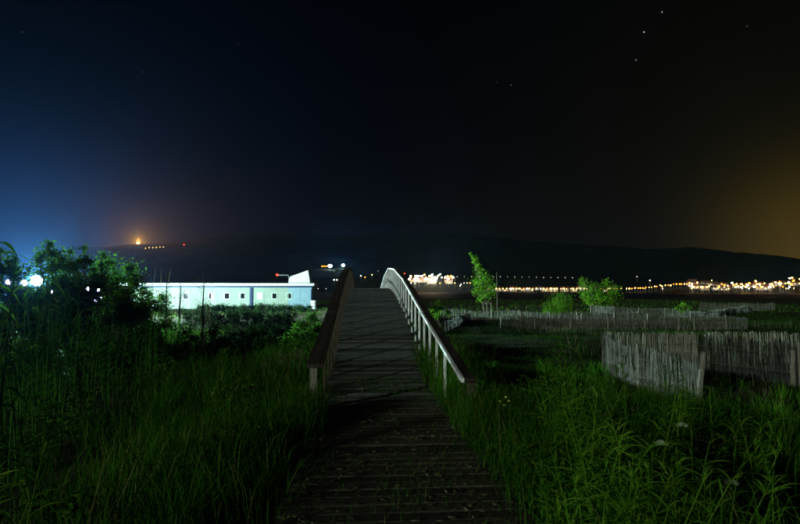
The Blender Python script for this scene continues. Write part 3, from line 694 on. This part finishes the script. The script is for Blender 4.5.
# ---------------------------------------------------------------- grass: nobody could count it
def scatter(n, x0, x1, y0, y1, pw, cond=None):
    y = y0+(y1-y0)*rng.random(n)**pw; x = rng.uniform(x0, x1, n)
    k = np.abs((x+.07*y)) < y*.95+2.5         # roughly what can be seen from the path
    if cond is not None: k &= cond(x, y)
    return x[k], y[k]
def grass(name, x, y, hf, wf, lean, mat, label):
    n = len(x); z = gz(x, y)-.02; h = hf(x, y)*rng.uniform(.55, 1.25, n); w = wf*rng.uniform(.6, 1.4, n)*(1+y*.04)
    V, T, r = blades(np.stack([x, y, z], 1), h, w, rng.uniform(.15, lean, n), rng.random(n))
    return tag(link(name, fast_mesh(name, V, T, mat, r)), label, 'grass', kind='stuff')
def patch(x, y): return np.clip(.75+.45*wav(x*1.0, y, .8)+.2*wav(x, y, 2.1), .25, 1.5)
def edge(x, y, e):                            # shorter where it is trodden, at the planks
    d = np.maximum(PL-x, x-PR); return np.clip(.40+d*1.0, .2, 1)
def tussocks(name, cx, cy, hh, rr, per, mat, label):   # clumps of blades that spread outwards, dark gaps between them
    n = len(cx); k = np.repeat(np.arange(n), per); m_ = len(k); o = rng.normal(0, 1, (m_, 2))*rr[k][:, None]
    x, y = cx[k]+o[:, 0], cy[k]+o[:, 1]; ok = ((x < PL+.12) | (x > PR-.12)) & (y > .7); x, y, k, o = x[ok], y[ok], k[ok], o[ok]; m_ = len(x)
    d = np.maximum(PL-x, x-PR); h = hh[k]*rng.uniform(.45, 1.2, m_)*np.clip(.5+d*1.2, .3, 1)
    V, T, r = blades(np.stack([x, y, gz(x, y)-.02], 1), h, .0055*rng.uniform(.6, 1.6, m_)*(1+y*.05), rng.uniform(.15, 1.0, m_), np.clip(rng.random(m_)*.7+rng.random(n)[k]*.35, 0, 1), np.arctan2(o[:, 1], o[:, 0])+rng.normal(0, .7, m_))
    return tag(link(name, fast_mesh(name, V, T, mat, r)), label, 'grass', kind='stuff')
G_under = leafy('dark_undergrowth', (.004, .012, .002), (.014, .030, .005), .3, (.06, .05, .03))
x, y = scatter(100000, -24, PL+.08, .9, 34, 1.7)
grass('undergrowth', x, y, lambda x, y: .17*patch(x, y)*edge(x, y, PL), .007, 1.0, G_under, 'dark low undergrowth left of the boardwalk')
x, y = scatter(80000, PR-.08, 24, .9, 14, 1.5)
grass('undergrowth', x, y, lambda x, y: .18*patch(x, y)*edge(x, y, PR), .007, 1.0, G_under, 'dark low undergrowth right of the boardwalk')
# left: brighter tussocks along the boardwalk and in the middle distance, few in the near corner
x, y = scatter(5200, -20, PL+.05, 1.2, 26, 1.5, lambda x, y: rng.random(len(x)) < np.clip(.10+.9*smooth(.0, .5, wav(x, y, .7))*np.clip(.06+(y-4)*.09, .05, .8)+.32*(x > -1.7)*(y > 3.8), 0, 1))
n = len(x); tussocks('grass', x, y, rng.uniform(.20, .66, n), rng.uniform(.04, .12, n)*(1+y*.02), 46, G_grass, 'green grass tussocks left of the boardwalk')
# right: a thick stand of bright grass beside the boardwalk, thinner to the right
fr = lambda x, y: (x/np.maximum(y, .1)*533+363)
x, y = scatter(6200, PR-.05, 15, 1.6, 13, 1.25, lambda x, y: rng.random(len(x)) < np.clip((.08+1.1*smooth(-.05, .35, wav(x, y, .9)))*np.where(fr(x, y) < 720, 1, .35)*np.where(y > 7.5, .12, 1)*np.where(fr(x, y) < 545, .5, 1), 0, 1))
n = len(x); tussocks('grass', x, y, rng.uniform(.28, .66, n)*(1-.3*smooth(6, 10, y)), rng.uniform(.05, .13, n), 52, G_lime, 'bright green grass stand right of the boardwalk')
x, y = scatter(110000, PR+.1, 34, 12, 48, 1.5)
grass('grass', x, y, lambda x, y: .15*patch(x, y), .007, .9, G_turf, 'short dark turf between the reed fences')
x, y = scatter(16000, -22, 24, 3, 40, 1.4, lambda x, y: ((x < PL-.1) | (x > PR+.1)) & (wav(x, y, .5) > .25))
grass('dry_grass', x, y, lambda x, y: .5*patch(x, y), .004, .8, G_dry, 'pale dry stems among the green grass')
x, y = scatter(16000, -55, 60, 40, 110, 1.3)
grass('grass', x, y, lambda x, y: .25+0*x, .012, .9, G_grass, 'far dark grass towards the beach')
def tuft(cx, cy, rx, ry, n, h, label):
    x = rng.normal(cx, rx, n); y = rng.normal(cy, ry, n); k = (x < PL+.16) | (x > PR-.13)
    grass('tall_grass', x[k], y[k], lambda x, y: h*np.exp(-((y-cy)/ry/2)**2)+.12, .006, .6, G_grass, label)
tuft(PL-.10, 6.2, .16, .35, 1500, .40, 'tall grass growing round the foot of the left handrail')
tuft(PR+.2, 5.3, .26, 1.0, 3000, .44, 'tall grass growing round the foot of the right handrail')
tuft(PR+.22, 8.6, .26, 1.5, 3600, .58, 'tall grass growing against the right railing posts')
tuft(PL-1.0, 4.8, .4, 1.2, 3000, .34, 'tall grass left of the boardwalk')
# broad leaved weeds mixed into the grass
def herbs(cx, cy, hh, rr, per, mat, label):
    n = len(cx); k = np.repeat(np.arange(n), per); m_ = len(k); u = rng.random(m_)**.7
    o = rng.normal(0, 1, (m_, 2))*(rr[k]*(.35+.65*u))[:, None]; x, y = cx[k]+o[:, 0], cy[k]+o[:, 1]; z = gz(x, y)+hh[k]*u
    ok = ((x < PL+.05) | (x > PR-.05)) & (y > 1.2); P = np.stack([x, y, z], 1)[ok]; m_ = len(P)
    V, T, r = leaves(P, rng.uniform(.03, .085, m_)*(1+P[:, 1]*.03), rng.uniform(.012, .034, m_)*(1+P[:, 1]*.03), np.clip(rng.random(m_)*.6+rng.random(n)[k][ok]*.5, 0, 1), 1.2)
    return tag(link('leafy_weeds', fast_mesh('leafy_weeds', V, T, mat, r)), label, 'weeds', kind='stuff')
x, y = scatter(900, PR, 8, 1.8, 8, 1.2, lambda x, y: (wav(x, y, 1.3) > .0) & (fr(x, y) < 730) & (y < 7.2)); n = len(x)
herbs(x, y, rng.uniform(.12, .55, n), rng.uniform(.05, .17, n), 90, G_herb, 'broad leaved weeds mixed into the right grass')
x, y = scatter(900, -16, PL, 2.0, 22, 1.3, lambda x, y: (wav(x, y, 1.1) > .2) & (y > 3.2)); n = len(x)
herbs(x, y, rng.uniform(.10, .6, n), rng.uniform(.06, .2, n), 80, G_herb, 'broad leaved weeds mixed into the left grass')
# grass and litter growing through the planks
n = 7000; x = rng.uniform(PL, PR, n); y = 1.5+10*rng.random(n)**1.2; k = (wav(x*3, y, 1.1) > .15) | (rng.random(n) < .25); x, y = x[k], y[k]; n = len(x)
V, T, r = blades(np.stack([x, y, np.full(n, -.01)], 1), rng.uniform(.02, .085, n), rng.uniform(.003, .006, n), rng.uniform(.4, 1.3, n), rng.random(n))
tag(link('path_grass', fast_mesh('path_grass', V, T, G_grass, r)), 'sparse grass growing through the boardwalk planks', 'grass', kind='stuff')
n = 2600; C_ = np.stack([rng.uniform(PL, PR, n), 1.5+8*rng.random(n), np.full(n, .012)], 1)
V, T, r = leaves(C_, rng.uniform(.02, .09, n), rng.uniform(.004, .012, n), rng.random(n), 3); V[:, 2] = .006+np.abs(V[:, 2]-.012)*.35
tag(link('leaf_litter', fast_mesh('leaf_litter', V, T, G_dry, r)), 'dry leaf litter scattered on the boardwalk', 'litter', kind='stuff')

# ---------------------------------------------------------------- town across the bay
LC = {'w': glow('white_lamp', (1.0, .90, .70), 14), 'y': glow('yellow_lamp', (1.0, .62, .16), 13), 'o': glow('orange_lamp', (1.0, .24, .015), 14), 'r': glow('red_lamp', (1.0, .05, .01), 10),
      'W': glow('strong_white_lamp', (1.0, .88, .62), 70), 'O': glow('strong_orange_lamp', (1.0, .40, .06), 50), 'c': glow('cool_white_lamp', (.70, 1.0, 1.0), 90), 'd': glow('dim_lamp', (1.0, .85, .65), 2.0)}
lamp_me = {}
def lamp_mesh(k, r, h):
    key = (k, round(r, 2), round(h))
    if key not in lamp_me:
        mb = MB().tube([(0,0,-1), (0,0,h-r*.8)], [.14, .09], 6); mb.cur = 1; mb.ball((0,0,h), r, 8, 5, (1,1,.8)); lamp_me[key] = mb.mesh('street_lamp', [M_metal, LC[k]])
    return lamp_me[key]
def town(px, py, k, size=1.0, label='', group='', h=7.0):
    p, r = on_hill(px, py+h*F/900); rad = .86*size*r/900
    tag(link('street_lamp', lamp_mesh(k, rad, h), None, p), label, 'street lamp', group)
random.seed(21)
g1 = ('warm street lamp in the bright town cluster beyond the bridge rail', 'lamps of the bright town cluster')
for i in range(50):
    px = U(408, 453); py = 280-(px-409)*.02+random.gauss(0, 1.4)-(2.2 if px < 425 else 0)*random.random(); town(px, py, random.choice('WOWOWWo'), U(1.0, 1.9), *g1, h=11.0)
town(404.5, 274.3, 'r', 1.1, 'lone red lamp at the left end of the bright town cluster', None)
g2 = ('small lamp scattered low between bridge rail and slim tree', 'small lamps under the bright cluster')
for px, py in ((411,284),(415,284),(419,283),(428,284),(436,283.5),(440,284),(449,284),(455,285),(461,286),(464,285),(467,285),(470,285),(460,287)): town(px, py, random.choice('wyw'), U(.5, .9), *g2)
g3 = ('lamp of the straight waterfront row behind the slim tree and bushes', 'waterfront row of lamps')
for i in range(40): px = 490+i*3.35+U(-.9,.9); town(px, 290.6-(.4 if px > 540 else 0)+U(-.5,.5), random.choice('yyywoOO'), U(.7, 1.25), *g3)
for i in range(12): town(U(500, 570), U(292, 293.6), random.choice('Oyw'), U(.7, 1.1), *g3)
g4 = ('orange lamp of the rising road row on the right', 'orange road lamps')
for i in range(24): px = 627+i*2.75+U(-.6,.6); town(px, 290.4-(px-627)*.085+U(-.4,.4), random.choice('oooOy'), U(.7, 1.2), *g4)
g5 = ('town lamp in the scattered lights on the right hillside', 'scattered town lights on the right')
for i in range(88):
    px = U(685, 835); base = 288 - max(0, px-760)*.10; town(px, base+random.gauss(0, 2.2), random.choice('wyyooOWO'), U(.7, 1.6), *g5, h=9.0)
for i in range(12): town(U(640, 835), U(290.5, 292.5), random.choice('wyw'), U(.5, .9), *g5)
for i in range(12): town(U(772, 835), U(277, 287), random.choice('wyWo'), U(.6, 1.0), *g5)
g6 = ('faint light of the car light trail on the straight hillside road', 'lights standing in for the hillside car trail')
for i in range(18): px = 450+i*7.2; town(px, 277+(px-450)*.004, 'd', U(.5, .8), *g6, h=2.5)  # row of dim lamps added in place of a car light trail
g7 = ('lone faint lamp on the dark hillside', 'lone hillside lamps')
for px, py, k in ((637,278,'d'),(650,282,'w'),(365,278,'o'),(361,277,'w'),(372,276,'y'),(378,270,'d'),(352,279,'w'),(334,281,'w'),(337,281,'w'),(184,243,'r'),(340,294,'d'),(326,293,'d'),(318,293,'d')): town(px, py, k, .9, *g7)
# lamps on the hill above the building
town(330, 264.5, 'c', 3.6, 'bright cool white lamp on the hill, left of the pair', None, 9)
town(343, 263.5, 'c', 2.8, 'bright cool white lamp on the hill, right of the pair', None, 9)
for px in (322, 324, 326): town(px, 265, 'o', .9, 'small orange lamp beside the bright white pair', 'orange lamps by the white pair')
for i in range(6): town(145.5+i*3.6, 246.2-i*.25, 'y', .55, 'pale lamp in the short row on the far left ridge', 'lamps in the ridge row')
# sodium floodlight on the far left ridge
d = ray(138, 246); az = math.atan2(d.x, d.y); r = R_RG+25; p = Vector((r*math.sin(az), r*math.cos(az), float(hill_h(az, r))))
zl = at(138, 243, p.y).z
t = thing('ridge_floodlight', 'strong orange sodium lamp on the far left ridge', 'floodlight', p)
MB().tube([(0,0,-1), (0,0,zl-p.z-2)], [.5, .3], 8).build('mast', M_metal, t)
MB().ball((0,0,zl-p.z), 5.0, 12, 8, (1.4,1,.7)).build('lamp', glow('sodium_lamp', (1, .45, .10), 40), t)
pl = bpy.data.lights.new('sodium_light', 'POINT'); pl.energy = 8.0e6; pl.color = (1, .17, .008); pl.shadow_soft_size = 1.0
po = bpy.data.objects.new('sodium_light', pl); COL.objects.link(po); po.location = (p.x, p.y+3, zl+7)
# houses of the town
M_hw = noisy('town_wall', (.35, .32, .27), (.5, .47, .4), .2, .9, .1, per_object=.2); M_hr = noisy('town_roof', (.12, .05, .03), (.2, .09, .05), .5, .9, .1)
M_hwin = glow('house_window', (1.0, .75, .38), 2.2)
def house(px, py, label, group):
    p, r = on_hill(px, py); w, d, h = U(8, 12), U(7, 9), U(3.2, 5.5); az = math.atan2(p.x, p.y)
    t = thing('town_house', label, 'house', p-Vector((0,0,.8)), -az+U(-.3,.3), group)
    MB().box((0,0,h/2), (w,d,h)).build('wall', M_hw, t)
    MB().prism([(-d/2-.5, h+.02), (d/2+.5, h+.02), (0, h+2.4)], 'x', -w/2-.5, w/2+.5).build('roof', M_hr, t)
    for k in range(random.choice((1, 2, 2, 3))):
        MB().box((U(-.36,.36)*w, -d/2-.03, h*random.choice((.35, .72))), (1.1, .08, 1.4)).build('window', M_hwin, t)
for i in range(14): house(U(408, 455), U(281, 284), 'house with lit windows in the bright town cluster', 'houses of the bright cluster')
for i in range(16): house(490+i*8.2+U(-2,2), U(290.5, 292), ORD[i] + ' waterfront house from the left in the lit row behind the bushes', 'waterfront houses')
for i in range(22): house(U(690, 800), U(285, 291), 'house with lit windows on the right hillside', 'houses on the right hillside')

# ---------------------------------------------------------------- haze: the lit night air
hm = bpy.data.materials.new('night_haze'); hm.use_nodes = True; t = hm.node_tree; t.nodes.clear()
o = t.nodes.new('ShaderNodeOutputMaterial'); pv = t.nodes.new('ShaderNodeVolumePrincipled')
pv.inputs['Color'].default_value = (.14, .40, 1.0, 1); pv.inputs['Density'].default_value = .00013; pv.inputs['Anisotropy'].default_value = .82
t.links.new(pv.outputs[0], o.inputs['Volume'])
tag(MB().box((0, 1650, 170), (7400, 3900, 360)).build('haze', hm), 'thin night haze lit by the lamps', 'haze', kind='stuff')
